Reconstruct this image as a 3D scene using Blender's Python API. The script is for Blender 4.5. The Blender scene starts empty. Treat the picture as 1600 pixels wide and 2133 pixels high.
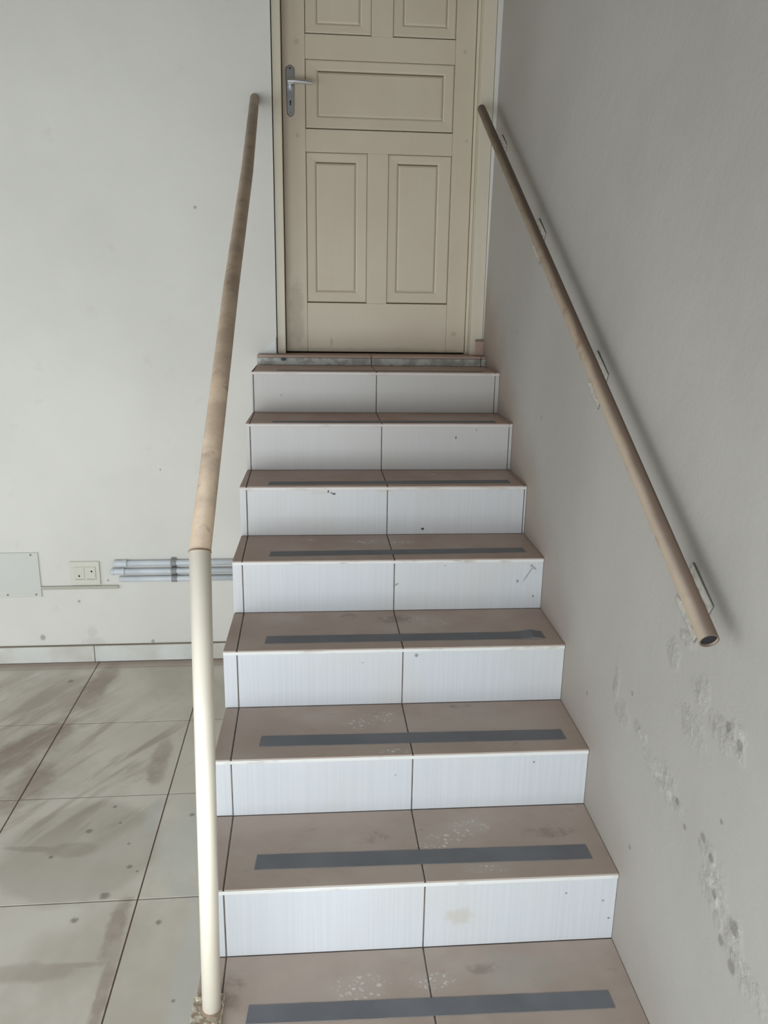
import bpy, math, random
from mathutils import Vector, Matrix, noise as mnoise

random.seed(7)
S = bpy.context.scene
COL = S.collection

# ---------------------------------------------------------------- camera
FPX = 1649.84
CAM = Vector((-0.2312, -1.2376, 1.4614))
YAW, PITCH, ROLL = 0.0909, 0.2649, 0.0150
fw = Vector((math.sin(YAW)*math.cos(PITCH), math.cos(YAW)*math.cos(PITCH), -math.sin(PITCH)))
rt = Vector((math.cos(YAW), -math.sin(YAW), 0))
up = rt.cross(fw)
r2 = rt*math.cos(ROLL) + up*math.sin(ROLL)
u2 = -rt*math.sin(ROLL) + up*math.cos(ROLL)
cd = bpy.data.cameras.new('camera'); cam = bpy.data.objects.new('camera', cd); COL.objects.link(cam)
cd.sensor_fit = 'HORIZONTAL'; cd.sensor_width = 36; cd.lens = FPX/1600*36
cd.clip_start = 0.02
m = Matrix((r2, u2, -fw)).transposed().to_4x4(); m.translation = CAM
cam.matrix_world = m
S.camera = cam

# ---------------------------------------------------------------- light
w = bpy.data.worlds.new('daylight'); S.world = w; w.use_nodes = True
w.node_tree.nodes['Background'].inputs[0].default_value = (0.86, 0.94, 1.0, 1)
w.node_tree.nodes['Background'].inputs[1].default_value = 1.5

def area(name, loc, target, sx, sy, power, col):
    d = bpy.data.lights.new(name, 'AREA'); d.shape = 'RECTANGLE'; d.size = sx; d.size_y = sy
    d.energy = power; d.color = col
    o = bpy.data.objects.new(name, d); COL.objects.link(o); o.location = loc
    o.rotation_euler = (Vector(target)-Vector(loc)).to_track_quat('-Z', 'Y').to_euler()
    return o
# daylight coming in through the open shop front behind the camera
area('entrance_daylight', (-1.45, -1.68, 0.60), (-1.35, 1.0, 0.35), 3.0, 1.45, 56, (0.90, 0.96, 1.0))
area('side_fill', (-4.02, -0.05, 0.80), (-0.8, 1.9, 0.0), 2.3, 1.8, 28, (0.96, 0.98, 1.0))  # unseen fill lamp added at the left to brighten back wall, floor and treads

S.view_settings.view_transform = 'Standard'; S.view_settings.look = 'None'
S.view_settings.exposure = -0.10; S.view_settings.gamma = 1.0
S.view_settings.use_curve_mapping = False

# ---------------------------------------------------------------- measured layout
W, RUN, RISE, SKEW = 0.9637, 0.2652, 0.17, -0.0108
GR, GL = 0.0189, 0.0171
ZO = [-0.0088, 0.0058, -0.0006, 0.004, 0.0026, 0.0021, 0.0032, -0.0083]
YO = [0, 0.0047, 0.0009, -0.005, 0.0021, 0.0001, -0.0078, -0.0056, 0.0148]
Z = [k*RISE+ZO[k] for k in range(8)] + [1.222]
Y = [k*RUN+YO[k] for k in range(9)]
XM = 0.0139
YW = 2.2215          # face of the wall the door is in
ZF = -0.181          # tiled floor
CEIL = 3.7
XL, YR = -4.0, -1.62
def xr(y): return W/2 + GR*(y-1)
def xl(y): return -W/2 + GL*(y-1)
def nose(k, x): return Y[k] + SKEW*x

# ---------------------------------------------------------------- mesh helpers
def mesh_obj(name, verts, faces, mat, parent=None, smooth=False, bevel=0.0, kind=None, seg=2):
    me = bpy.data.meshes.new(name); me.from_pydata([tuple(v) for v in verts], [], faces); me.validate(); me.update()
    import bmesh
    bm = bmesh.new(); bm.from_mesh(me); bmesh.ops.recalc_face_normals(bm, faces=bm.faces); bm.to_mesh(me); bm.free()
    if mat: me.materials.append(mat)
    if smooth:
        for p in me.polygons: p.use_smooth = True
    o = bpy.data.objects.new(name, me); COL.objects.link(o)
    if parent: o.parent = parent
    if bevel > 0:
        b = o.modifiers.new('bevel', 'BEVEL'); b.width = bevel; b.segments = seg; b.limit_method = 'ANGLE'; b.angle_limit = 0.6
        b.harden_normals = False
    if kind: o['kind'] = kind
    return o
class MB:
    def __init__(s): s.v = []; s.f = []
    def add(s, v, f):
        n = len(s.v); s.v += [Vector(a) for a in v]; s.f += [tuple(i+n for i in q) for q in f]; return s
    def hexa(s, b, t):      # four bottom corners, four top corners in the same order
        return s.add(list(b)+list(t), [(3,2,1,0),(4,5,6,7),(0,1,5,4),(1,2,6,5),(2,3,7,6),(3,0,4,7)])
    def box(s, x0, x1, y0, y1, z0, z1):
        q = [(x0,y0),(x1,y0),(x1,y1),(x0,y1)]
        return s.hexa([(a,b,z0) for a,b in q], [(a,b,z1) for a,b in q])
    def tube(s, p0, p1, r, n0=None, n1=None, seg=28, caps=(True,True), r1=None):
        p0, p1 = Vector(p0), Vector(p1); d = (p1-p0).normalized()
        n0 = Vector(n0) if n0 else d; n1 = Vector(n1) if n1 else d
        a = d.orthogonal().normalized(); b = d.cross(a); R = [r, r if r1 is None else r1]
        base = len(s.v)
        for k in range(seg):
            t = 2*math.pi*k/seg
            for i, (p, n) in enumerate(((p0,n0),(p1,n1))):
                q = p + (a*math.cos(t)+b*math.sin(t))*R[i]
                q = q + d*((p-q).dot(n)/d.dot(n))
                s.v.append(q)
        for k in range(seg):
            i, j = base+2*k, base+2*((k+1) % seg)
            s.f.append((i, j, j+1, i+1))
        if caps[0]: s.f.append(tuple(base+2*k for k in range(seg)))
        if caps[1]: s.f.append(tuple(base+2*k+1 for k in range(seg)))
        return s
    def pipe(s, p0, p1, r, ri, n0=None, n1=None, seg=28, depth=None):  # open hollow pipe
        p0, p1 = Vector(p0), Vector(p1)
        s.tube(p0, p1, r, n0, n1, seg, (False, False)); 
        b0 = len(s.v)-2*seg
        s.tube(p0, p1, ri, n0, n1, seg, (False, False)); b1 = len(s.v)-2*seg
        for e in (0, 1):
            for k in range(seg):
                k2 = (k+1) % seg
                s.f.append((b0+2*k+e, b0+2*k2+e, b1+2*k2+e, b1+2*k+e))
        return s
    def build(s, name, mat, parent=None, **kw): return mesh_obj(name, s.v, s.f, mat, parent, **kw)
def empty(name, loc, label=None, cat=None, group=None, kind=None):
    o = bpy.data.objects.new(name, None); COL.objects.link(o); o.location = loc; o.empty_display_size = 0.1
    if label: o['label'] = label
    if cat: o['category'] = cat
    if group: o['group'] = group
    if kind: o['kind'] = kind
    return o
def tag(o, label=None, cat=None, group=None, kind=None):
    if label: o['label'] = label
    if cat: o['category'] = cat
    if group: o['group'] = group
    if kind: o['kind'] = kind
    return o
def keep(o, parent):      # parent without moving
    o.parent = parent; o.matrix_parent_inverse = Matrix.Translation(parent.location).inverted(); return o

# ---------------------------------------------------------------- material helper
class Mat:
    def __init__(s, name, rough=0.5, metal=0.0, spec=0.5):
        s.m = bpy.data.materials.new(name); s.m.use_nodes = True
        s.t = s.m.node_tree; s.b = s.t.nodes['Principled BSDF']
        s.b.inputs['Roughness'].default_value = rough; s.b.inputs['Metallic'].default_value = metal
        s.b.inputs['Specular IOR Level'].default_value = spec
        s.g = s.n('ShaderNodeNewGeometry'); s.pos = s.g.outputs['Position']
    def n(s, t): return s.t.nodes.new(t)
    def set(s, sock, v):
        if isinstance(v, bpy.types.NodeSocket): s.t.links.new(v, sock)
        elif isinstance(v, (tuple, list)) and len(v) == 3 and sock.type == 'RGBA': sock.default_value = (*v, 1)
        else: sock.default_value = v
    def math(s, op, a, b=0.0, clamp=False):
        n = s.n('ShaderNodeMath'); n.operation = op; n.use_clamp = clamp; s.set(n.inputs[0], a); s.set(n.inputs[1], b); return n.outputs[0]
    def vscale(s, sc, vec=None, off=(0,0,0), rot=(0,0,0)):
        n = s.n('ShaderNodeMapping'); s.set(n.inputs[0], vec or s.pos); n.inputs['Location'].default_value = off
        n.inputs['Rotation'].default_value = rot; n.inputs['Scale'].default_value = sc; return n.outputs[0]
    def noise(s, scale, detail=3, rough=0.5, vec=None, dist=0.0):
        n = s.n('ShaderNodeTexNoise'); s.set(n.inputs['Vector'], vec or s.pos); n.inputs['Scale'].default_value = scale
        n.inputs['Detail'].default_value = detail; n.inputs['Roughness'].default_value = rough; n.inputs['Distortion'].default_value = dist
        return n.outputs['Fac']
    def voro(s, scale, vec=None, feat='F1'):
        n = s.n('ShaderNodeTexVoronoi'); n.feature = feat; s.set(n.inputs['Vector'], vec or s.pos); n.inputs['Scale'].default_value = scale
        return n.outputs['Distance']
    def remap(s, v, a, b, c=0.0, d=1.0):
        n = s.n('ShaderNodeMapRange'); n.interpolation_type = 'SMOOTHSTEP'; s.set(n.inputs[0], v)
        for i, x in enumerate((a, b, c, d)): n.inputs[i+1].default_value = x
        return n.outputs[0]
    def mix(s, f, a, b, mode='MIX'):
        n = s.n('ShaderNodeMix'); n.data_type = 'RGBA'; n.blend_type = mode
        s.set(n.inputs[0], f); s.set(n.inputs[6], a); s.set(n.inputs[7], b); return n.outputs[2]
    def sep(s):
        n = s.n('ShaderNodeSeparateXYZ'); s.t.links.new(s.pos, n.inputs[0]); return n.outputs
    def blob(s, c, r, wob=0.35, ws=30, soft=0.35, rotx=0.0, rotz=0.0, roty=0.0):
        """soft-edged irregular patch at world point c with radii r"""
        sub = s.n('ShaderNodeVectorMath'); sub.operation = 'SUBTRACT'; s.t.links.new(s.pos, sub.inputs[0]); sub.inputs[1].default_value = c
        src = sub.outputs[0]
        if rotx or rotz or roty:
            rr = s.n('ShaderNodeVectorRotate'); rr.rotation_type = 'EULER_XYZ'; s.t.links.new(src, rr.inputs[0]); rr.inputs['Rotation'].default_value = (rotx, roty, rotz); src = rr.outputs[0]
        d = s.n('ShaderNodeVectorMath'); d.operation = 'DIVIDE'; s.t.links.new(src, d.inputs[0]); d.inputs[1].default_value = r
        l = s.n('ShaderNodeVectorMath'); l.operation = 'LENGTH'; s.t.links.new(d.outputs[0], l.inputs[0])
        v = l.outputs['Value']
        if wob: v = s.math('ADD', v, s.math('MULTIPLY', s.math('SUBTRACT', s.noise(ws, 3, 0.6), 0.5), wob*4))
        return s.remap(v, 1-soft, 1+soft, 1.0, 0.0)
    def maxi(s, lst):
        v = lst[0]
        for b in lst[1:]: v = s.math('MAXIMUM', v, b)
        return v
    def color(s, v): s.set(s.b.inputs['Base Color'], v)
    def rough(s, v): s.set(s.b.inputs['Roughness'], v)
    def bump(s, h, strength=0.3, dist=0.01):
        n = s.n('ShaderNodeBump'); n.inputs['Strength'].default_value = strength; n.inputs['Distance'].default_value = dist
        s.set(n.inputs['Height'], h); s.t.links.new(n.outputs[0], s.b.inputs['Normal'])
def L(r, g, b):   # sRGB 0-255 -> linear
    f = lambda c: ((c/255+0.055)/1.055)**2.4 if c > 10 else c/255/12.92
    return (f(r), f(g), f(b))

# painted plaster of the door wall
M = Mat('painted_plaster_white', 0.75, spec=0.25)
c = M.mix(M.remap(M.noise(1.7, 4), .3, .7), L(219,217,210), L(211,209,202))
c = M.mix(M.math('MULTIPLY', M.remap(M.noise(9, 5, .6), .60, .75), .25), c, L(190,188,180))
sp = M.maxi([M.blob((-1.243,YW,-.085),(.05,.1,.02),.3,40), M.blob((-1.25,YW,-.04),(.02,.1,.03),.3,60)])
c = M.mix(M.math('MULTIPLY', sp, .14), c, L(140,130,115))
dots = [(-1.295,.113,.006),(-1.16,.212,.005),(-.70,1.80,.006),(-1.47,-.06,.012),(-.98,-.09,.008),(-.60,1.12,.004),(-1.9,.9,.006),(-.9,.72,.004)]
dm = M.maxi([M.blob((x,YW,z),(r,.1,r*1.1),.25,150) for x,z,r in dots])
c = M.mix(M.math('MULTIPLY', dm, .55), c, L(120,112,100))
M.color(c); M.bump(M.noise(26, 5, .6), .25, .004); PLASTER = M.m

# painted plaster of the stair-side wall: greyer, patched, scuffed
M = Mat('painted_plaster_grey', 0.7, spec=0.3)
c = M.mix(M.remap(M.noise(1.3, 4), .35, .7), L(170,166,160), L(160,156,150))
o = M.sep()
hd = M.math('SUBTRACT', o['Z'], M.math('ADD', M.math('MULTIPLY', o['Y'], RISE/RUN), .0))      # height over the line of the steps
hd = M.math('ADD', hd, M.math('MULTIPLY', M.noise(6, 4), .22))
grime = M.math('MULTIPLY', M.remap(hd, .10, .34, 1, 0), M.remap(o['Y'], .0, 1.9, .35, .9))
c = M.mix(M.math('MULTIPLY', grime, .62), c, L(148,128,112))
XW = xr(.1)
chase = [(.334,.546,.03,.02),(.24,.56,.02,.012),(.39,.60,.012,.03),(.115,.529,.05,.022),(.039,.520,.018,.010),(-.096,.514,.02,.014),(-.13,.47,.03,.03),(-.15,.43,.012,.012),
         (-.204,.44,.022,.02),(-.22,.406,.02,.02),(-.265,.403,.03,.018),(.124,.80,.02,.02),(.08,.85,.02,.01),(.007,.78,.02,.02),(-.085,.751,.03,.02),(-.129,.764,.02,.02),(.02,.70,.04,.02)]
patch = M.maxi([M.blob((XW,y,z),(.2,a*1.25,b*1.25),.55,22,.6) for y,z,a,b in chase])
lump = M.noise(55, 4, .7, dist=.6)
c = M.mix(M.math('MULTIPLY', M.math('MULTIPLY', patch, M.remap(lump, .50, .68)), .34), c, L(128,120,108))
c = M.mix(M.math('MULTIPLY', M.math('MULTIPLY', patch, M.remap(M.noise(40,4,.6), .52, .68)), .34), c, L(222,222,220))
spots = [(.226,.278,.006),(-.204,.455,.014),(.04,.527,.008),(-.07,.53,.009),(-.105,.514,.009),(.0,.50,.006),(-.13,.46,.008),(.3,.62,.006),(-.1,.77,.010),(-.14,.76,.010),(-.12,.60,.005),
         (.64,.075,.008),(-.17,.40,.009),(-.21,.385,.012),(.58,.47,.006),(1.6,1.35,.006),(1.2,1.1,.006)]
dm = M.maxi([M.blob((XW,y,z),(.2,r,r),.3,90) for y,z,r in spots])
c = M.mix(M.math('MULTIPLY', dm, .6), c, L(112,108,100))
M.color(c)
h = M.math('ADD', M.math('MULTIPLY', M.noise(14, 5, .6), .35), M.math('MULTIPLY', M.math('MULTIPLY', patch, lump), 1.0))
M.bump(h, .55, .012); PLASTER_R = M.m

# white ceramic riser tile
M = Mat('white_ceramic_tile', 0.30, spec=0.45)
c = M.mix(M.remap(M.noise(1, 3, vec=M.vscale((150,150,2))), .35, .65), L(209,212,216), L(204,208,212))
c = M.mix(M.math('MULTIPLY', M.remap(M.noise(4, 4), .45, .75), .35), c, L(206,201,194))
def chipmask(lst): return M.maxi([M.blob((x,y,z),(a,.05,b),.35,160,.25) for x,y,z,a,b in lst])
strong = [(-.184,1.326,.834,.0035,.005),(-.165,1.326,.826,.0065,.0035),(-.174,1.326,.829,.003,.003),(.135,1.326,.702,.006,.0035),(.285,1.583,.971,.002,.006)]
weak = [(.052,.79,.489,.005,.006),(.403,1.063,.606,.004,.005),(.456,1.063,.555,.004,.004),(.347,.27,.125,.003,.0025),(.437,.27,.10,.003,.0025),(-.355,1.85,1.09,.0025,.003),
        (.33,.53,.305,.003,.003),(-.03,.53,.28,.0025,.002),(.36,1.583,1.0,.002,.004),(.17,1.063,.66,.002,.002),(.455,.27,.05,.003,.003),(-.1,.79,.47,.002,.002)]
c = M.mix(M.remap(M.sep()['Y'], .9, 1.9, 0, .72), c, L(170,162,152))      # light falloff up the stairs painted in, with a warm dust tint
c = M.mix(chipmask(strong), c, L(66,64,64))
c = M.mix(M.math('MULTIPLY', chipmask(weak), .6), c, L(80,76,74))
scr = M.maxi([M.blob((.436,1.063,.630),(.0022,.05,.030),.4,90,.5,roty=-.55), M.blob((.453,1.063,.650),(.010,.05,.003),.4,90,.5,roty=-.7), M.blob((.446,1.063,.657),(.005,.05,.004),.4,90,.5), M.blob((.02,1.063,.60),(.008,.05,.003),.4,90,.5,roty=.5)])
c = M.mix(M.math('MULTIPLY', scr, .6), c, L(110,104,98))
c = M.mix(M.math('MULTIPLY', M.maxi([M.blob((.097,.27,.072),(.03,.05,.022),.4,40), M.blob((-.21,1.326,.83),(.03,.05,.006),.4,40), M.blob((.0,1.326,.835),(.03,.05,.006),.4,40)]), .4), c, L(188,178,160))
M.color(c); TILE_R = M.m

# tread tiles: pale ceramic under a brown film of dirt, worn lighter in places
M = Mat('dirty_tread_tile', 0.5, spec=0.35)
brown = M.mix(M.remap(M.noise(5, 5, .6), .35, .65), L(180,159,146), L(194,175,163))
brown = M.mix(M.math('MULTIPLY', M.remap(M.noise(2.2, 4, .6, vec=M.vscale((1,3,3))), .5, .7), .5), brown, L(198,188,176))
brown = M.mix(M.math('MULTIPLY', M.remap(M.noise(13, 5, .7, vec=M.vscale((1,2.2,1))), .60, .74), .5), brown, L(140,114,100))
yy = M.sep()['Y']
c = M.mix(M.remap(yy, .1, 2.0), M.mix(.35, brown, L(168,162,152)), M.mix(.30, brown, L(168,124,110)))
wb = [(-.145,.172,0,.06,.035),(.026,.178,0,.05,.022),(.147,.448,.17,.045,.03),(.06,.405,.17,.055,.025),(.158,.301,.17,.05,.014),(-.04,.72,.34,.03,.025),(-.11,.69,.34,.05,.03),(-.02,.55,.34,.05,.01),
      (.08,.989,.51,.03,.022),(.135,.96,.51,.04,.02),(-.256,1.28,.68,.03,.015),(-.066,1.25,.68,.06,.016),(.2,1.50,.85,.07,.015),(.05,1.24,.68,.05,.012)]
wm = M.maxi([M.blob((x,y,z),(a,b,.05),.3,25,.3) for x,y,z,a,b in wb])
flk = M.remap(M.voro(62, feat='DISTANCE_TO_EDGE', vec=M.vscale((1,1.3,1))), .10, .30)
flk = M.math('MULTIPLY', flk, M.remap(M.noise(45, 3, .6), .42, .60))
c = M.mix(M.math('MULTIPLY', M.math('MULTIPLY', wm, flk), .95), c, L(226,221,212))
c = M.mix(M.math('MULTIPLY', wm, .22), c, L(190,184,174))
ring = M.blob((.22,.19,0),(.10,.055,.05),.18,14,.2)
c = M.mix(M.math('MULTIPLY', ring, .35), c, L(172,170,160))
dk = M.maxi([M.blob((.0,1.0,.51),(.06,.03,.05),.4,20), M.blob((-.13,1.02,.51),(.03,.02,.05),.4,20), M.blob((.18,.77,.34),(.03,.012,.05),.4,20),M.blob((.35,.42,.17),(.06,.02,.05),.4,20),M.blob((-.09,.43,.17),(.03,.02,.05),.4,20),
             M.blob((.42,1.79,1.02),(.025,.05,.05),.4,30),M.blob((.15,.205,0),(.05,.015,.05),.4,20),M.blob((-.42,.19,0),(.025,.05,.05),.4,20)])
c = M.mix(M.math('MULTIPLY', M.math('MULTIPLY', dk, .36), M.remap(M.noise(24, 4, .65), .38, .62)), c, L(104,84,74))
M.color(c); M.rough(M.remap(M.noise(8, 4), .3, .7, .38, .6)); TREAD = M.m

M = Mat('glazed_tile_edge', 0.3)
c = M.mix(M.remap(M.noise(1, 4, .6, vec=M.vscale((14,14,60))), .52, .75), L(226,227,224), L(196,188,180))
M.color(M.mix(M.remap(M.sep()['Y'], .8, 1.7, 0, .55), c, L(172,156,148))); EDGE = M.m

M = Mat('cement_grout', 0.9, spec=0.2); M.color(M.mix(M.remap(M.noise(40,3),.35,.65), L(112,104,100), L(132,124,119))); GROUT = M.m
M = Mat('floor_grout', 0.9, spec=0.2); M.color(M.mix(M.noise(20, 3), L(98,84,74), L(124,108,96))); GROUT_F = M.m

# anti-slip tape
M = Mat('antislip_tape', 0.62, spec=0.4)
c = M.mix(M.remap(M.noise(6, 4), .35, .65), L(120,122,127), L(110,112,117))
M.color(M.mix(M.math('MULTIPLY', M.remap(M.noise(30, 4, .6), .6, .75), .35), c, L(116,106,98)))
M.bump(M.noise(900, 2), .3, .0008); TAPE = M.m

# floor tiles: off-white ceramic with dried brown water marks
M = Mat('stained_floor_tile', 0.33, spec=0.45)
base = M.mix(M.remap(M.noise(2.2, 4), .3, .7), L(213,208,197), L(201,195,183))
sw = M.noise(2.6, 5, .55, vec=M.vscale((.8,4.2,1), vec=M.vscale((1,1,1), rot=(0,0,-1.0))), dist=.5)        # mop strokes
streak = M.math('MULTIPLY', M.remap(sw, .47, .62), M.maxi([M.blob((-1.08,1.35,ZF),(.42,.42,.3),.25,3,.5), M.blob((-1.45,1.6,ZF),(.4,.5,.3),.25,3,.5)]))
c = M.mix(M.math('MULTIPLY', streak, .5), base, L(128,106,88))
c = M.mix(M.math('MULTIPLY', M.remap(M.noise(1.3, 5, .6, vec=M.vscale((1.4,1,1))), .42, .62), .55), c, L(168,158,144))
bm_ = M.maxi([M.blob((-1.22,1.24,ZF),(.07,.14,.1),.4,12), M.blob((-1.30,1.50,ZF),(.10,.18,.1),.45,9,rotz=.6), M.blob((-.80,1.36,ZF),(.035,.14,.1),.4,14), 
              M.blob((-.77,.56,ZF),(.025,.11,.1),.4,20), M.blob((-1.17,1.98,ZF),(.05,.2,.1),.4,9,rotz=.1),M.blob((-.755,.40,ZF),(.015,.2,.1),.4,20)])
c = M.mix(M.math('MULTIPLY', M.math('MULTIPLY', bm_, .55), M.remap(M.noise(7, 4, .6), .3, .6, .4, 1)), c, L(124,103,88))
ln = M.maxi([M.blob((-.86,.455,ZF),(.07,.010,.1),.3,14), M.blob((-.95,.44,ZF),(.12,.030,.1),.4,12), M.blob((-1.10,.91,ZF),(.10,.012,.1),.4,12,rotz=.1), M.blob((-.97,.90,ZF),(.08,.03,.1),.4,12)])
c = M.mix(M.math('MULTIPLY', ln, .32), c, L(122,104,92))
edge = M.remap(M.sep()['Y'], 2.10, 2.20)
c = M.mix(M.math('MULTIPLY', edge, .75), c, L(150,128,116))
big = M.blob((-.95,.90,ZF),(.235,.235,.1),.10,6,.10)
c = M.mix(M.math('MULTIPLY', big, .30), c, L(134,127,112))
pale = M.maxi([M.blob((-.545,.42,ZF),(.045,.30,.1),.30,9,.25), M.blob((-.60,.70,ZF),(.09,.03,.1),.3,14,.3,rotz=.6),M.blob((-.76,1.06,ZF),(.03,.09,.1),.3,14,.3),M.blob((-.60,.95,ZF),(.10,.22,.1),.3,8,.4)])
c = M.mix(M.math('MULTIPLY', pale, .5), c, L(188,190,186))
od = [(-.787,.811,.010),(-.83,.695,.016),(-.889,.608,.012),(-.661,.585,.010),(-.95,.985,.013),(-.638,1.045,.010),(-.897,1.106,.008),(-.812,.916,.006),(-.76,.79,.005),(-1.03,.87,.008),(-.86,1.02,.006),(-.58,.33,.006),(-1.3,2.02,.016),(-.66,.24,.006)]
c = M.mix(M.math('MULTIPLY', M.maxi([M.blob((x,y,ZF),(r*.8,r*.75,.1),.4,90,.6) for x,y,r in od]), .6), c, L(82,78,70))
M.color(c); M.rough(M.remap(M.noise(3, 4), .3, .7, .30, .55)); TILE_F = M.m

M = Mat('skirting_tile', 0.35); c = M.mix(M.remap(M.noise(5, 4), .35, .7), L(214,216,212), L(196,193,184))
M.color(c); SKIRT = M.m
M = Mat('skirting_top_joint', 0.9); M.color(L(128,118,104)); SKJOINT = M.m

# cream door paint
def cream(name, a, b, rough=.42):
    M = Mat(name, rough, spec=.4)
    c = M.mix(M.remap(M.noise(2.5, 4), .35, .65), a, b)
    c = M.mix(M.math('MULTIPLY', M.remap(M.noise(1, 4, .6, vec=M.vscale((60,60,3))), .55, .8), .2), c, L(190,176,148))
    sm = M.maxi([M.blob((-.295,2.28,1.32),(.03,.2,.05),.4,30), M.blob((.385,2.28,1.31),(.012,.2,.010),.3,60), M.blob((-.15,2.28,1.27),(.006,.2,.02),.3,60), M.blob((-.30,2.28,1.42),(.03,.2,.1),.4,30),
                 M.blob((.41,2.28,2.09),(.006,.2,.006),.3,60), M.blob((-.285,2.28,2.09),(.008,.2,.008),.3,60), M.blob((-.285,2.28,2.43),(.01,.2,.01),.3,60),M.blob((.39,2.28,2.42),(.008,.2,.008),.3,60),M.blob((0,2.28,1.225),(.45,.2,.022),.3,20)])
    c = M.mix(M.math('MULTIPLY', sm, .28), c, L(128,112,88))
    M.color(c); M.bump(M.noise(1, 3, vec=M.vscale((90,90,5))), .12, .002); return M.m
DOOR = cream('cream_door_paint', L(206,194,174), L(200,187,167))
JAMB = cream('cream_frame_paint', L(212,203,184), L(205,196,176))
M = Mat('door_groove_dirt', .8); M.color(L(120,104,82)); GROOVE = M.m

M = Mat('satin_chrome', .32, 1.0); M.color(M.mix(M.noise(40,3), L(168,170,174), L(188,190,194))); CHROME = M.m
M = Mat('polished_chrome', .28, 1.0); M.color(L(226,228,232)); CHROME2 = M.m
M = Mat('dark_hole', .8); M.color(L(30,30,32)); DARK = M.m

M = Mat('cream_pole_paint', .38, spec=.5)
c = M.mix(M.remap(M.noise(6, 4), .4, .7), L(250,242,225), L(245,236,218))
c = M.mix(M.math('MULTIPLY', M.remap(M.noise(18, 5, .6), .62, .75), .35), c, L(198,176,146))
M.color(c); POLE = M.m
M = Mat('grimy_rail_paint', .5, spec=.4)
n1 = M.remap(M.noise(7, 5, .65), .40, .62)
c = M.mix(n1, L(190,169,145), L(168,148,128))
c = M.mix(M.math('MULTIPLY', M.remap(M.noise(22, 4, .6), .58, .72), .6), c, L(122,98,84))
M.color(c); RAIL = M.m
M = Mat('grimy_shaded_wall_rail_paint', .55, spec=.45)
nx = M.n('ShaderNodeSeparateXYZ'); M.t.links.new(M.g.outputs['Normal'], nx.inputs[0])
side = M.remap(M.math('ADD', nx.outputs['X'], M.math('MULTIPLY', M.noise(9, 4), .6)), -.55, .15)  # side shading painted in: lighter facing the room, darker towards the wall
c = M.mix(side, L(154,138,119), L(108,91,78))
c = M.mix(M.math('MULTIPLY', M.remap(M.noise(16, 5, .6), .52, .68), .55), c, L(120,92,74))
M.color(c); RAIL2 = M.m
M = Mat('rusty_base_metal', .7); M.color(M.mix(M.remap(M.noise(60, 4, .6), .42, .58), L(150,132,112), L(206,200,182))); FLANGE = M.m
M = Mat('weld_seam', .7); M.color(L(140,118,98)); SEAM = M.m

M = Mat('grey_pvc_conduit', .35, spec=.5); M.color(M.mix(M.remap(M.noise(9,3), .4, .6), L(206,211,215), L(196,202,208))); PVC = M.m
M = Mat('grey_pvc_clamp', .5); M.color(M.mix(M.noise(60,3), L(120,122,124), L(150,152,152))); CLAMP = M.m
M = Mat('white_switch_plastic', .35); M.color(L(206,204,192)); PLASTIC = M.m
M = Mat('ivory_plastic', .4); M.color(L(208,206,194)); IVORY = M.m
M = Mat('raceway_plastic', .5); M.color(L(176,174,162)); RACE = M.m
M = Mat('cover_plate_paint', .6, spec=.3); M.color(M.mix(M.noise(5,3), L(208,208,202), L(202,202,195))); COVER = M.m
M = Mat('dull_screw', .6); M.color(L(130,126,116)); SCREW = M.m
M = Mat('bracket_paint', .5); M.color(M.mix(M.remap(M.noise(70,4), .45,.6), L(176,172,164), L(160,156,148))); BRK = M.m
M = Mat('bracket_edge_shadow', .7); M.color(L(116,116,108)); BRKE = M.m
M = Mat('plain_ceiling_paint', .9); M.color(L(108,99,90)); CEILM = M.m
M = Mat('chipped_landing_tile', .4)
c = M.mix(M.remap(M.noise(24,4,.6), .42,.6), L(196,200,194), L(160,158,152))
M.color(M.mix(M.blob((-.352,2.13,1.205),(.014,.05,.007),.3,90,.25), c, L(50,56,60))); R8 = M.m

# ---------------------------------------------------------------- the setting
# floor with its tiles
fl = MB().box(XL, xr(0), YR, YW, ZF-.10, ZF-.0018).build('floor', GROUT_F, kind='structure')
G = .0022
def ftile(x0, x1, y0, y1, side=False):
    if x1-x0 < .02 or y1-y0 < .02: return
    dz = random.uniform(-.0006, .0006)
    xa, xb = (xl(y0)-.002, xl(y1)-.002) if side else (x1-G, x1-G)      # cut along the slightly skewed stair side
    q = [(x0+G, y0+G), (xa, y0+G), (xb, y1-G), (x0+G, y1-G)]
    MB().hexa([(x, y, ZF-.010) for x, y in q], [(x, y, ZF+dz) for x, y in q]).build('tile', TILE_F, fl, bevel=.0007, seg=1)
xs = [-.735+.49*k for k in range(-7, 4)]; ys = [2.145-.49*k for k in range(-1, 11)]
SX, SY = -.508, -.022
for i in range(len(xs)-1):
    for j in range(len(ys)-1):
        x0, x1 = max(xs[i], XL), min(xs[i+1], xr(-2.6)-.004); y1, y0 = min(ys[j], YW-.012), max(ys[j+1], YR)
        if x1 <= x0 or y1 <= y0: continue
        if x1 <= SX or y1 <= SY: ftile(x0, x1, y0, y1); continue
        if x0 < SX:
            ftile(x0, SX, max(y0, SY), y1, True)
        if y0 < SY: ftile(x0, x1, y0, SY)

# door wall, with the opening above the landing
OX0, OX1, OZ1 = -.384, .5035, 3.35
b = MB()
T = .16
XR_END = .62
b.box(XL-.1, OX0, YW, YW+T, ZF-.1, CEIL)
b.box(OX0, OX1, YW, YW+T, ZF-.1, 1.205)
b.box(OX0, OX1, YW, YW+T, OZ1, CEIL)
b.box(OX1, XR_END, YW, YW+T, ZF-.1, CEIL)
b.build('wall_back', PLASTER, kind='structure')
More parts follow.
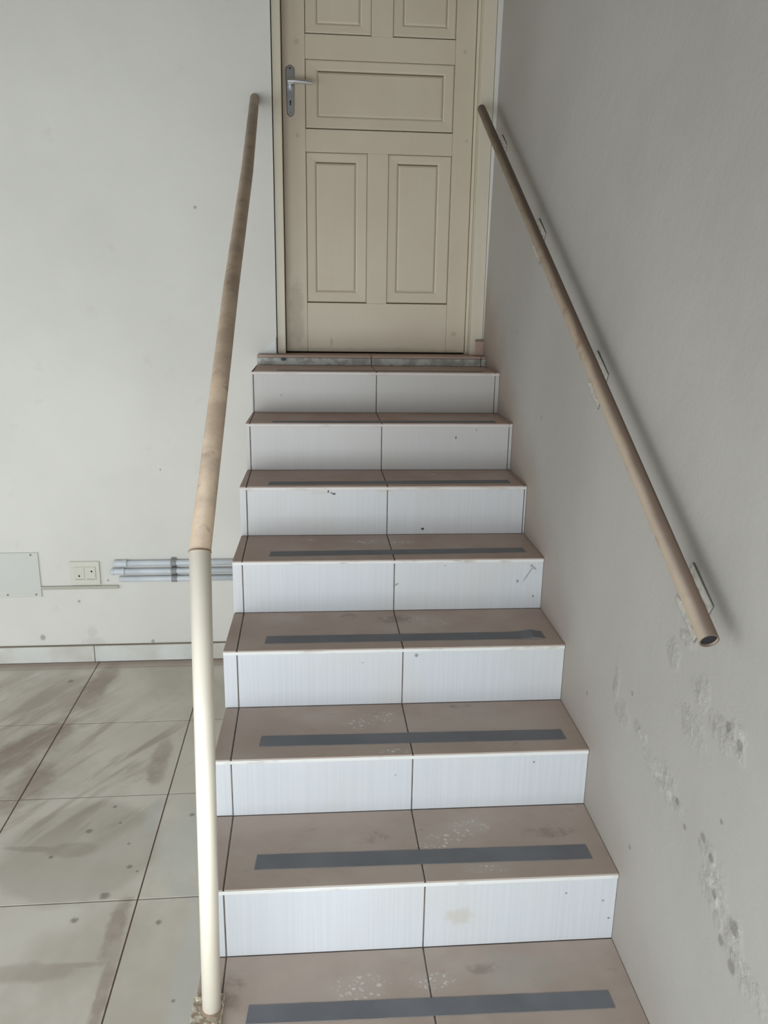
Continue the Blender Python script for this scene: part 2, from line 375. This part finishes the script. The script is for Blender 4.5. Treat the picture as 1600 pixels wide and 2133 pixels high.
# stair-side wall, a little out of plumb above the landing
def lean(z): return max(0, z-1.3)/1.3*.019
vs, fs = [], []
yl = [YR+(YW+.0-YR)*k/24 for k in range(25)]; zl = [ZF-.1, 0, .3, .6, .9, 1.2, 1.3, 1.6, 1.9, 2.2, 2.6, 3.1, CEIL]
for y in yl:
    for z in zl: vs.append((xr(y)+lean(z), y, z))
n = len(zl)
for i in range(len(yl)-1):
    for j in range(n-1): fs.append((i*n+j, (i+1)*n+j, (i+1)*n+j+1, i*n+j+1))
me_r = mesh_obj('wall_right', vs, fs, PLASTER_R, kind='structure')
sm = me_r.modifiers.new('thickness', 'SOLIDIFY'); sm.thickness = .12; sm.offset = 0
# make sure the thickness grows away from the room
nrm = me_r.data.polygons[0].normal
sm.offset = -1 if nrm.x < 0 else 1
MB().box(XL-.12, XL, YR, -1.2, ZF-.1, CEIL).box(XL-.12, XL, 1.1, YW, ZF-.1, CEIL).box(XL-.12, XL, -1.2, 1.1, 2.1, CEIL).build('wall_left', PLASTER, kind='structure')
b = MB()
b.box(XL-.12, -3.1, YR-.15, YR, ZF-.1, CEIL); b.box(.15, xr(YR)+.1, YR-.15, YR, ZF-.1, CEIL); b.box(-3.1, .15, YR-.15, YR, 1.85, CEIL)
b.build('wall_rear', PLASTER, kind='structure')
MB().box(XL-.12, XR_END, YR-.15, YW+.15, CEIL, CEIL+.1).build('ceiling', CEILM, kind='structure')

# skirting of ceramic strips along the door wall
sk = MB().box(XL, -.512, YW-.010, YW, ZF, ZF+.082).build('baseboard_back', SKJOINT, kind='structure')
xk = [-.735, -1.2435]
while xk[-1] > XL: xk.append(xk[-1]-.505)
xk = [-.512]+xk
for a, c_ in zip(xk[1:], xk[:-1]):
    MB().box(max(a, XL)+.0016, c_-.0016, YW-.0145, YW-.008, ZF+.001, ZF+.0785).build('tile', SKIRT, sk, bevel=.0012, seg=1)

# ---------------------------------------------------------------- staircase
st = empty('staircase', (0, 1.05, ZF), 'straight staircase of white tiled steps with dirt-browned treads and dark grip tape', 'staircase')
TT = .010
b = MB()
for k in range(8):
    zb = ZF if k == 0 else Z[k-1]-.0028
    y0 = Y[k]+.0058
    y1 = YW-.001
    b.hexa([(xl(y0)+.003, y0-SKEW*.48, zb), (xr(y0)-.001, y0+SKEW*.48, zb), (xr(y1)-.001, y1, zb), (xl(y1)+.003, y1, zb)],
           [(xl(y0)+.003, y0-SKEW*.48, Z[k]-.0028), (xr(y0)-.001, y0+SKEW*.48, Z[k]-.0028), (xr(y1)-.001, y1, Z[k]-.0028), (xl(y1)+.003, y1, Z[k]-.0028)])
y0 = Y[8]+.0058
q8 = [(-.4605, y0-SKEW*.46), (xr(y0)-.001, y0+SKEW*.48), (xr(y0)-.001, YW-.001), (-.4605, YW-.001)]
b.hexa([(x, y, Z[7]-.01) for x, y in q8], [(x, y, Z[8]-.0028) for x, y in q8])
core = keep(b.build('core', GROUT), st)
core.data.materials.append(PLASTER)
for p in core.data.polygons:
    if p.normal.x < -.9: p.material_index = 1
def xleft(y, k=0): return xl(y) if k < 8 else -.4635
def gleft(y): return -.4416-.0115*(y-.27)
def splits(y, k):
    e0, e1 = xleft(y, k), xr(y)
    c = [e0]
    if k < 8 and gleft(y)-e0 > .006: c.append(gleft(y))
    c.append(XM)
    if e1-.4805 > .004: c.append(.4805)
    c.append(e1-.0008); return c
GT = .0017
NZ = .0075      # height of the pale rounded edge under each tread lip
for k in range(9):
    ym = Y[k]
    cs = splits(ym, k)
    # riser tiles
    zb = ZF if k == 0 else Z[k-1]+.0005
    zt = Z[k]-TT-.0008
    for i in range(len(cs)-1):
        a = cs[i]+(GT if i else 0); c_ = cs[i+1]-(GT if i < len(cs)-2 else 0)
        ya, yc = nose(k, a)+.003, nose(k, c_)+.003
        q = [(a,ya),(c_,yc),(c_,yc+.0075),(a,ya+.0075)]
        j = random.uniform(-.0006, .0006)
        q = [(x, y+j) for x, y in q]
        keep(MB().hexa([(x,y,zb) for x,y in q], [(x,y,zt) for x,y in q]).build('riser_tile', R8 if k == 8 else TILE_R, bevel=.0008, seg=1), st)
    # tread tiles (lip slightly proud of the riser)
    for i in range(len(cs)-1):
        def X(y, first=i): 
            cc = splits(ym, k); return cc
        def edge(idx, y, sgn):
            if idx == 0: return xleft(y, k)
            if idx == len(cs)-1: return xr(y)-.0008
            v = cs[idx]
            if k < 8 and abs(v-gleft(ym)) < 1e-6: v = gleft(y)
            return v+sgn*GT
        yb = Y[k+1]+.004 if k < 8 else 2.36
        if k == 8:
            if i == 0: q = [(edge(0,ym,1), nose(k,edge(0,ym,1))), (edge(1,ym,-1), nose(k,0)), (edge(1,ym,-1), YW-.0005), (edge(0,ym,1), YW-.0005)]
            else: q = [(edge(i,ym,1), nose(k,edge(i,ym,1))), (edge(i+1,ym,-1), nose(k,edge(i+1,ym,-1))), (edge(i+1,ym,-1), YW-.0005), (edge(i,ym,1), YW-.0005)]
        else:
            a0, a1 = edge(i, ym, 1), edge(i+1, ym, -1); b0, b1 = edge(i, yb, 1), edge(i+1, yb, -1)
            q = [(a0, nose(k,a0)), (a1, nose(k,a1)), (b1, nose(k+1,b1)+.002), (b0, nose(k+1,b0)+.002)]
        tr = keep(MB().hexa([(x,y,Z[k]-TT+.0005) for x,y in q], [(x,y,Z[k]) for x,y in q]).build('tread_tile', TREAD, bevel=.0015, seg=2), st)
    # pale glazed edge strip under the lip
    a, c_ = cs[0]+.0005, cs[-1]-.0005
    ya, yc = nose(k, a)-.0018, nose(k, c_)-.0018
    q = [(a,ya),(c_,yc),(c_,yc+.0035),(a,ya+.0035)]
    if k < 8:
        keep(MB().hexa([(x,y,Z[k]-.0125) for x,y in q], [(x,y,Z[k]-.0030) for x,y in q]).build('edge_trim', EDGE, bevel=.0012, seg=2), st)
# landing carried on under the door
keep(MB().box(OX0+.001, OX1-.001, YW-.0005, 2.40, Z[8]-TT, Z[8]).build('threshold', TREAD, bevel=.001, seg=1), st)

# grip tape: measured ends and distances
tp = {0:(-.384,.405,.088,.045,-.024),1:(-.3775,.422,.057,.0505,-.022),2:(-.379,.427,.053,.050,-.020),3:(-.3745,.433,.044,.050,-.010),4:(-.3725,.4405,.050,.047,.008),
      5:(-.385,.4405,.032,.045,.008),6:(-.380,.4355,.010,.045,.010),7:(-.373,.434,.012,.045,.010)}
for k, (x0, x1, dy, wd, tilt) in tp.items():
    v = []; NS = 24; f = []
    for i in range(NS+1):
        t = i/NS; x = x0+(x1-x0)*t
        yb = nose(k, 0)+dy+tilt*(t-.5)*(.8)
        rag = lambda s: .0010*mnoise.noise(Vector((x*22, k*5.1+s, 0)))
        lift = 0.0
        if k == 3 and t > .93: lift = .004*math.sin((t-.93)/.07*math.pi)
        y0_, y1_ = yb+rag(0), yb+wd+rag(3)
        if k == 3 and .90 < t < .99: y1_ += .006*math.sin((t-.90)/.09*math.pi)
        xa, xb = x-(.004 if i == 0 else 0), x+(.003 if i == 0 else 0)
        v += [(x, y0_, Z[k]+.0001), (x+(.004 if i in (0,) else 0), y1_, Z[k]+.0001), (x, y0_, Z[k]+.0011+lift), (x+(.004 if i in (0,) else 0), y1_, Z[k]+.0011+lift)]
        if i:
            p = (i-1)*4; c_ = i*4
            f += [(p+2,c_+2,c_+3,p+3),(p,p+1,c_+1,c_),(p,c_,c_+2,p+2),(p+1,p+3,c_+3,c_+1)]
    f += [(0,2,3,1),(NS*4,NS*4+1,NS*4+3,NS*4+2)]
    keep(mesh_obj('grip_tape', v, f, TAPE), st)

# mortar wedge and tile stub at the ends of the landing
w_ = MB().add([(-.452,YW-.010,1.2225),(-.386,YW-.010,1.2225),(-.386,YW-.010,1.292),(-.452,YW,1.2225),(-.386,YW,1.2225),(-.386,YW,1.292)],
     [(0,1,2),(5,4,3),(0,3,4,1),(1,4,5,2),(2,5,3,0)]).build('trim_1', SKIRT, kind='structure', bevel=.001, seg=1)
tb = MB().box(.471, .505, YW-.016, YW, 1.2225, 1.283).build('trim_2', TREAD, kind='structure', bevel=.0015, seg=1)
t2 = MB().box(.469, .508, YW-.018, YW, 1.283, 1.2885).build('cap', SKJOINT, tb)

# ---------------------------------------------------------------- door
YD = 2.284           # face of the door leaf
door = empty('door_1', (.04, YD, 1.222), kind='structure')
def dpart(mb, name, mat, bev=.0015, par=None, seg=2):
    o = mb.build(name, mat, bevel=bev, seg=seg); return keep(o, par or door)
DX0, DX1, DZ0, DZ1 = -.344, .4335, 1.229, 3.300
TH = .032
# dark backing seen in the grooves
dpart(MB().box(DX0+.003, DX1-.003, YD+.016, YD+TH-.002, DZ0+.003, DZ1-.003), 'backing', GROOVE, 0)
SXL, SXR = -.2525, .3510
dpart(MB().box(DX0, SXL-.0006, YD, YD+TH, DZ0, DZ1), 'stile', DOOR)
dpart(MB().box(SXR+.0006, DX1, YD, YD+TH, DZ0, DZ1), 'stile', DOOR)
rails = [(DZ0, 1.434), (2.030, 2.116), (2.371, 2.460), (3.150, DZ1)]
for z0, z1 in rails: dpart(MB().box(SXL, SXR, YD+.0003, YD+TH, z0, z1), 'rail', DOOR)
dpart(MB().box(.0005, .0865, YD+.0006, YD+TH, 1.434, 2.030), 'mullion', DOOR)
dpart(MB().box(.0115, .0975, YD+.0006, YD+TH, 2.460, 3.150), 'mullion', DOOR)
# (outer x0 x1 z0 z1, inner x0 x1 z0 z1)
pans = [((-.2525,.0005,1.434,2.030),(-.211,-.048,1.483,1.989)),
        ((.0865,.3510,1.434,2.030),(.129,.293,1.485,1.990)),
        ((-.2525,.3510,2.116,2.371),(-.201,.3065,2.166,2.327)),
        ((-.2525,.0115,2.460,3.150),(-.204,-.034,2.501,3.105)),
        ((.0975,.3510,2.460,3.150),(.141,.3135,2.507,3.105))]
for (x0,x1,z0,z1),(a0,a1,c0,c1) in pans:
    # moulding ring: bevelled frame sitting back from the rails; wider dirty joint along its lower edge
    s_, sb, stp = .0012, .0050, .0016
    X0, X1, Z0, Z1 = x0+s_, x1-s_, z0+sb, z1-stp
    g = .0010; gt = .0050
    I0, I1, J0, J1 = a0-g, a1+g, c0-g, c1+gt
    yf, yb = YD+.0045, YD+.020
    def ring(e, y): return [(X0+e,y,Z0+e),(X1-e,y,Z0+e),(X1-e,y,Z1-e),(X0+e,y,Z1-e)]
    def inn(e, y): return [(I0-e,y,J0-e),(I1+e,y,J0-e),(I1+e,y,J1+e),(I0-e,y,J1+e)]
    loops = [ring(0, yb), ring(0, yf+.002), ring(.004, yf), inn(.006, yf+.0015), inn(0, yf+.005), inn(0, yb)]
    v = [p for l in loops for p in l]; f = []
    for l in range(5):
        for q in range(4): f.append((l*4+q, l*4+(q+1) % 4, l*4+4+(q+1) % 4, l*4+4+q))
    mo = keep(mesh_obj('moulding', v, f, DOOR), door)
    pa = MB()
    e = .007
    pa.add([(a0,yf+.0075,c0),(a1,yf+.0075,c0),(a1,yf+.0075,c1),(a0,yf+.0075,c1),(a0+e,yf+.0035,c0+e),(a1-e,yf+.0035,c0+e),(a1-e,yf+.0035,c1-e),(a0+e,yf+.0035,c1-e),
            (a0,yb,c0),(a1,yb,c0),(a1,yb,c1),(a0,yb,c1)],
           [(4,5,6,7),(0,1,5,4),(1,2,6,5),(2,3,7,6),(3,0,4,7),(8,9,1,0),(9,10,2,1),(10,11,3,2),(11,8,0,3),(11,10,9,8)])
    keep(pa.build('panel', DOOR), door)
# frame
YJ = YW+.008
jl = MB().box(OX0+.0035, DX0-.0025, YJ, YW+.15, 1.2225, 3.33)
dpart(jl, 'jamb', JAMB)
jr = MB().box(.4505, OX1-.0015, YJ-.002, YW+.15, 1.2225, 3.33); dpart(jr, 'jamb', JAMB)
dpart(MB().box(.4365, .4500, YD+.004, YW+.15, 1.2225, 3.33), 'door_stop', JAMB)
dpart(MB().box(OX0+.0035, OX1-.0015, YJ, YW+.15, 3.306, 3.345), 'header', JAMB)
dpart(MB().box(DX0-.003, .4365, YD+.034, YW+.15, 1.2225, 3.306), 'backing', DARK, 0)
# hinges are on the hidden side; handle set
hd_ = MB()
NP = 20; prof = []
hx, zt_, zb_ = -.3125, 2.345, 2.157
for i in range(NP+1):
    t = i/NP; z = zt_+(zb_-zt_)*t
    wdt = .0185-.0045*t
    tt = (zt_-z); bb = (z-zb_)
    if tt < .0185: wdt = math.sqrt(max(0, .0185**2-(.0185-tt)**2))*1.0
    if bb < .013: wdt = min(wdt, math.sqrt(max(0, .013**2-(.013-bb)**2))+.001)
    prof.append((z, max(wdt, .004)))
outl = [(hx-w_i, z) for z, w_i in prof]+[(hx+w_i, z) for z, w_i in reversed(prof)]
cx_, cz_ = hx, (zt_+zb_)/2
nn = len(outl)
v = [(x, YD, z) for x, z in outl]+[(x, YD-.004, z) for x, z in outl]+[(cx_+(x-cx_)*.82, YD-.007, cz_+(z-cz_)*.96) for x, z in outl]
f = [tuple(range(nn-1, -1, -1)), tuple(range(2*nn, 3*nn))]
for l in (0, 1):
    for i in range(nn): f.append((l*nn+i, l*nn+(i+1) % nn, (l+1)*nn+(i+1) % nn, (l+1)*nn+i))
hp = keep(mesh_obj('handle', v, f, CHROME, smooth=False), door); hp['label'] = 'chrome lever handle on long backplate'
def sub(mb, name, mat, par, **kw):
    o = mb.build(name, mat, **kw); o.parent = par
    o.matrix_parent_inverse = (Matrix.Translation(par.parent.location) if False else Matrix.Identity(4)); 
    if par.parent: o.matrix_parent_inverse = par.matrix_parent_inverse.inverted() @ Matrix.Translation(par.parent.location).inverted() if False else Matrix.Identity(4)
    return o
# (the handle's world transform is the identity, so its own parts may be given world coordinates)
sub(MB().tube((hx,YD-.006,2.274),(hx,YD-.045,2.274),.0085,seg=16), 'neck', CHROME, hp, smooth=False)
lv = MB(); lp = [Vector((hx-.008,YD-.047,2.277)), Vector((hx+.02,YD-.050,2.277)), Vector((hx+.055,YD-.049,2.275)), Vector((hx+.086,YD-.047,2.273))]
for a, c_ in zip(lp[:-1], lp[1:]): lv.tube(a, c_, .0092 if a is lp[0] else .0088, seg=14, n0=(1,0,0), n1=(1,0,0), r1=.0086)
sub(lv, 'lever', CHROME2, hp)
sub(MB().box(hx-.0022,hx+.0022,YD-.0078,YD-.006,2.198,2.210).tube((hx,YD-.0078,2.213),(hx,YD-.006,2.213),.0036,seg=12), 'keyhole', DARK, hp)
sub(MB().tube((hx,YD-.0082,2.333),(hx,YD-.006,2.333),.0035,seg=10), 'screw', DARK, hp)
sub(MB().tube((hx,YD-.0082,2.172),(hx,YD-.006,2.172),.0030,seg=10), 'screw', SCREW, hp)

# ---------------------------------------------------------------- left handrail on its post
PB = Vector((-.4575, .133, Z[0]+.008)); PT = Vector((-.436, .136, 1.016)); PE = Vector((-.4500, YW-.006, 2.206))
R = .0195
h1 = empty('handrail', (PB.x, PB.y, Z[0]), 'cream-painted post and grimy brown sloping handrail on the open left side of the stairs', 'handrail')
d1 = (PT-PB).normalized(); d2 = (PE-PT).normalized(); mit = (d1+d2).normalized()
keep(MB().tube(PB, PT, R, None, mit, seg=32).build('post', POLE, smooth=False), h1)
# the rail sags very slightly, so it is drawn through measured points
pts = [PT, Vector((-.4365,.87,1.4755)), Vector((-.4385,1.55,1.845)), PE]
rl = MB()
cuts = [mit]+[((pts[i]-pts[i-1]).normalized()+(pts[i+1]-pts[i]).normalized()).normalized() for i in (1,2)]+[None]
seg = 32
ringv = []
a0 = Vector((1,0,0))
for i, p in enumerate(pts):
    d = (pts[i+1]-p).normalized() if i < 3 else (p-pts[i-1]).normalized()
    nrm = cuts[i] or d
    a = (a0 - d*a0.dot(d)).normalized(); b_ = d.cross(a)
    r_ = R*(1.0 if i < 3 else .92)
    rg = []
    for k in range(seg):
        t = 2*math.pi*k/seg; q = p+(a*math.cos(t)+b_*math.sin(t))*r_; q = q+d*((p-q).dot(nrm)/d.dot(nrm)); rg.append(q)
    ringv.append(rg)
# rounded tip against the wall
d = (pts[3]-pts[2]).normalized()
v = [q for rg in ringv for q in rg]; f = []
for i in range(3):
    for k in range(seg): f.append((i*seg+k, i*seg+(k+1) % seg, (i+1)*seg+(k+1) % seg, (i+1)*seg+k))
f += [tuple(range(seg)), tuple(range(3*seg, 4*seg))]
ro = keep(mesh_obj('rail', v, f, RAIL), h1)
for o_ in [c for c in h1.children]:
    for p in o_.data.polygons: p.use_smooth = len(p.vertices) == 4
# weld bead at the bend
wv = []; wf = []
nb = 10
for k in range(seg):
    t = 2*math.pi*k/seg
    cpt = ringv[0][k]; outd = (cpt-PT).normalized()
    for j in range(6):
        s_ = 2*math.pi*j/6
        wv.append(cpt+(outd*math.cos(s_)+mit*math.sin(s_))*.0014)
for k in range(seg):
    for j in range(6): wf.append((k*6+j, k*6+(j+1) % 6, ((k+1) % seg)*6+(j+1) % 6, ((k+1) % seg)*6+j))
keep(mesh_obj('weld', wv, wf, SEAM, smooth=True), h1)
bp_ = keep(MB().box(-.4985, -.4335, .082, .170, Z[0]+.0004, Z[0]+.009).build('base_plate', FLANGE, bevel=.001, seg=1), h1)
for (x, y) in ((-.448,.094), (-.489,.092), (-.442,.160), (-.490,.160)):
    so = MB().tube((x,y,Z[0]+.009),(x,y,Z[0]+.013),.0065,seg=6).tube((x,y,Z[0]+.013),(x,y,Z[0]+.0165),.0038,seg=8).build('bolt', FLANGE); so.parent = bp_
keep(MB().tube((-.4575,.133,Z[0]+.0085),(-.4573,.133,Z[0]+.013),.0235,seg=24,r1=.0202).build('weld', SEAM), h1)

# ---------------------------------------------------------------- right handrail on wall brackets
RA = Vector((.4085, -.098, .928)); RB = Vector((.4430, 2.165, 2.187)); RR = .0163
h2 = empty('handrail', (xr(1), 1.03, 1.55), 'worn cream and brown tube handrail on brackets along the right wall', 'handrail')
dr = (RB-RA).normalized()
hb = MB().pipe(RA, RB, RR, RR-.0022, seg=32)
hr = keep(hb.build('rail', RAIL2), h2)
for p in hr.data.polygons: p.use_smooth = p.area > 1e-4
keep(MB().tube(RA+dr*.004, RA+dr*.007, RR-.0024, seg=24).build('dark_end_disc', DARK), h2)  # dark disc standing in for the shade inside the open pipe end
keep(MB().tube(RB-dr*.004, RB-dr*.001, RR-.0024, seg=24).build('dark_end_disc', DARK), h2)
ang = math.atan2(.485, .874)
for bi, (yy_, zz_) in enumerate(((2.050,2.0075), (1.375,1.640), (.695,1.270), (.068,.928))):
    # plate centre on the wall, long side along the rail
    xw = xr(yy_)+lean(zz_)
    U = Vector((0, math.cos(ang), math.sin(ang))); V = Vector((0, -math.sin(ang), math.cos(ang))); Nn = Vector((-1, 0, 0))
    C0 = Vector((xw-.0005, yy_, zz_))
    hw, hh = .050, .051
    def P(u, v_, n_): return C0+U*u+V*v_+Nn*n_
    # arm: short flat bar from the plate out to the rail, then a saddle under it
    t = (yy_-RA.y)/(RB.y-RA.y); pr = RA+(RB-RA)*t
    arm = MB().tube(P(0,-.012,.004), pr+Vector((0,0,-RR-.004)), .0055, seg=12)
    arm.hexa([pr-dr*.018+Vector((-.008,0,-RR-.006)), pr-dr*.018+Vector((.008,0,-RR-.006)), pr+dr*.018+Vector((.008,0,-RR-.006)), pr+dr*.018+Vector((-.008,0,-RR-.006))],
             [pr-dr*.018+Vector((-.008,0,-RR-.001)), pr-dr*.018+Vector((.008,0,-RR-.001)), pr+dr*.018+Vector((.008,0,-RR-.001)), pr+dr*.018+Vector((-.008,0,-RR-.001))])
    br = keep(arm.build('bracket', BRK), h2)
    pl = MB().hexa([P(-hw,-hh,.0), P(hw,-hh,.0), P(hw,hh,.0), P(-hw,hh,.0)], [P(-hw,-hh,.0035), P(hw,-hh,.0035), P(hw,hh,.0035), P(-hw,hh,.0035)]).build('wall_plate', BRK, bevel=.0006, seg=1); pl.parent = br
    e = .0016
    edge_shade = MB()  # dark strips standing in for the shadow around the plate edge
    for (u0,v0,u1,v1) in ((-hw-e,-hh-e,hw+e,-hh),(-hw-e,hh,hw+e,hh+e),(-hw-e,-hh,-hw,hh),(hw,-hh,hw+e,hh)):
        edge_shade.hexa([P(u0,v0,0),P(u1,v0,0),P(u1,v1,0),P(u0,v1,0)],[P(u0,v0,.0028),P(u1,v0,.0028),P(u1,v1,.0028),P(u0,v1,.0028)])
    ri = edge_shade.build('plate_edge_shadow', BRKE); ri.parent = br
    for u, v_ in ((-.034,.030), (.034,.030), (-.034,-.034), (.034,-.034), (0,.030)):
        s = MB().tube(P(u,v_,.003), P(u,v_,.0085), .0058, seg=6).build('bolt', BRK); s.parent = br

# ---------------------------------------------------------------- conduits, socket, raceway, cover plate
zc = [.296, .258, .2215]
names = ['highest grey conduit pipe of the three on the white wall left of the stairs', 'middle grey conduit pipe, between two others, running to the stairs',
         'lowest grey conduit pipe of the three, without an end connector']
XC1 = -.503
for i, z in enumerate(zc):
    x0 = (-1.122, -1.135, -1.108)[i]
    c0 = empty('conduit_pipe', ((x0+XC1)/2, YW, z), names[i], 'pipe', 'electrical conduits beside the stairs')
    rr = .0128
    p = keep(MB().tube((x0+.002,YW-rr-.003,z),(XC1,YW-rr-.003,z), rr, seg=24).build('pipe', PVC), c0)
    for q in p.data.polygons: q.use_smooth = len(q.vertices) == 4
    if i < 2:
        cn = MB().tube((x0,YW-rr-.003,z),(x0+.052,YW-rr-.003,z), .0152, seg=20)
        cn.tube((x0-.002,YW-rr-.003,z),(x0+.008,YW-rr-.003,z), .0164, seg=20); cn.tube((x0+.042,YW-rr-.003,z),(x0+.054,YW-rr-.003,z), .0164, seg=20)
        keep(cn.build('connector', PVC, bevel=.001, seg=1), c0)
        keep(MB().tube((x0-.0035,YW-rr-.003,z),(x0-.001,YW-rr-.003,z), .013, seg=16).build('connector_mouth', CLAMP), c0)
    # saddle clamp
    v = []; f = []; xa, xb = -.875, -.853
    arc = [(YW-.0005, z+.0225), (YW-.003, z+.0225), (YW-.003, z+.0165)]
    for k in range(9):
        t = math.pi*k/8; arc.append((YW-rr-.003-math.sin(t)*.0165, z+math.cos(t)*.0165))
    arc += [(YW-.003, z-.0165), (YW-.003, z-.019), (YW-.0005, z-.019)]
    for (y, zz) in arc: v += [(xa,y,zz),(xb,y,zz)]
    for k in range(len(arc)-1): f.append((2*k,2*k+1,2*k+3,2*k+2))
    cl = mesh_obj('clamp', v, f, CLAMP); s_ = cl.modifiers.new('t','SOLIDIFY'); s_.thickness = .0012; keep(cl, c0)

so = empty('wall_socket', (-1.258, YW, .246), 'square ivory double socket plate on the white wall between blank cover and conduits', 'socket')
sx0, sx1, sz0, sz1 = -1.322, -1.192, .193, .304
keep(MB().box(sx0, sx1, YW-.008, YW, sz0, sz1).build('plate', IVORY, bevel=.003, seg=2), so)
keep(MB().box(sx0+.016, sx1-.016, YW-.0095, YW-.007, sz0+.022, sz1-.022).build('inner_frame', IVORY, bevel=.001, seg=1), so)
for i, (a, c_) in enumerate(((sx0+.018, -1.2585), (-1.2560, sx1-.018))):
    md = keep(MB().box(a, c_, YW-.0120, YW-.009, sz0+.025, sz1-.025).build('module', PLASTIC, bevel=.0012, seg=2), so)
    hx_ = (-1.281, -1.226)[i]; hz = (.238, .259)[i]
    hl = MB().tube((hx_,YW-.0125,hz),(hx_,YW-.0105,hz), .0045, seg=12).build('hole', DARK); hl.parent = md
    rc = MB().tube((hx_,YW-.0124,hz-.0),(hx_,YW-.0115,hz-.0), .015, seg=6).build('recess', IVORY, bevel=.0008, seg=1); rc.parent = md
    br_ = MB().box(a+.006, c_-.005, YW-.0123, YW-.0108, sz0+.028, sz0+.0305).build('slot', SCREW); br_.parent = md
rw = tag(MB().box(-1.4525, -1.115, YW-.011, YW-.0002, .1745, .1895).build('cable_raceway', RACE, bevel=.0015, seg=1), 'thin beige cable raceway running from the blank cover under the socket', 'cable cover')
cp = empty('cover_plate', (-1.545, YW, .243), 'large blank square cover plate painted like the wall, left of the socket', 'cover plate')
keep(MB().box(-1.648, -1.4535, YW-.006, YW, .139, .348).build('plate', COVER, bevel=.002, seg=2), cp)
for x, z in ((-1.600,.142+.010),(-1.477,.142+.010),(-1.484,.338),(-1.630,.338)):
    keep(MB().tube((x,YW-.0075,z),(x,YW-.005,z),.0045,seg=10).build('screw', SCREW), cp)
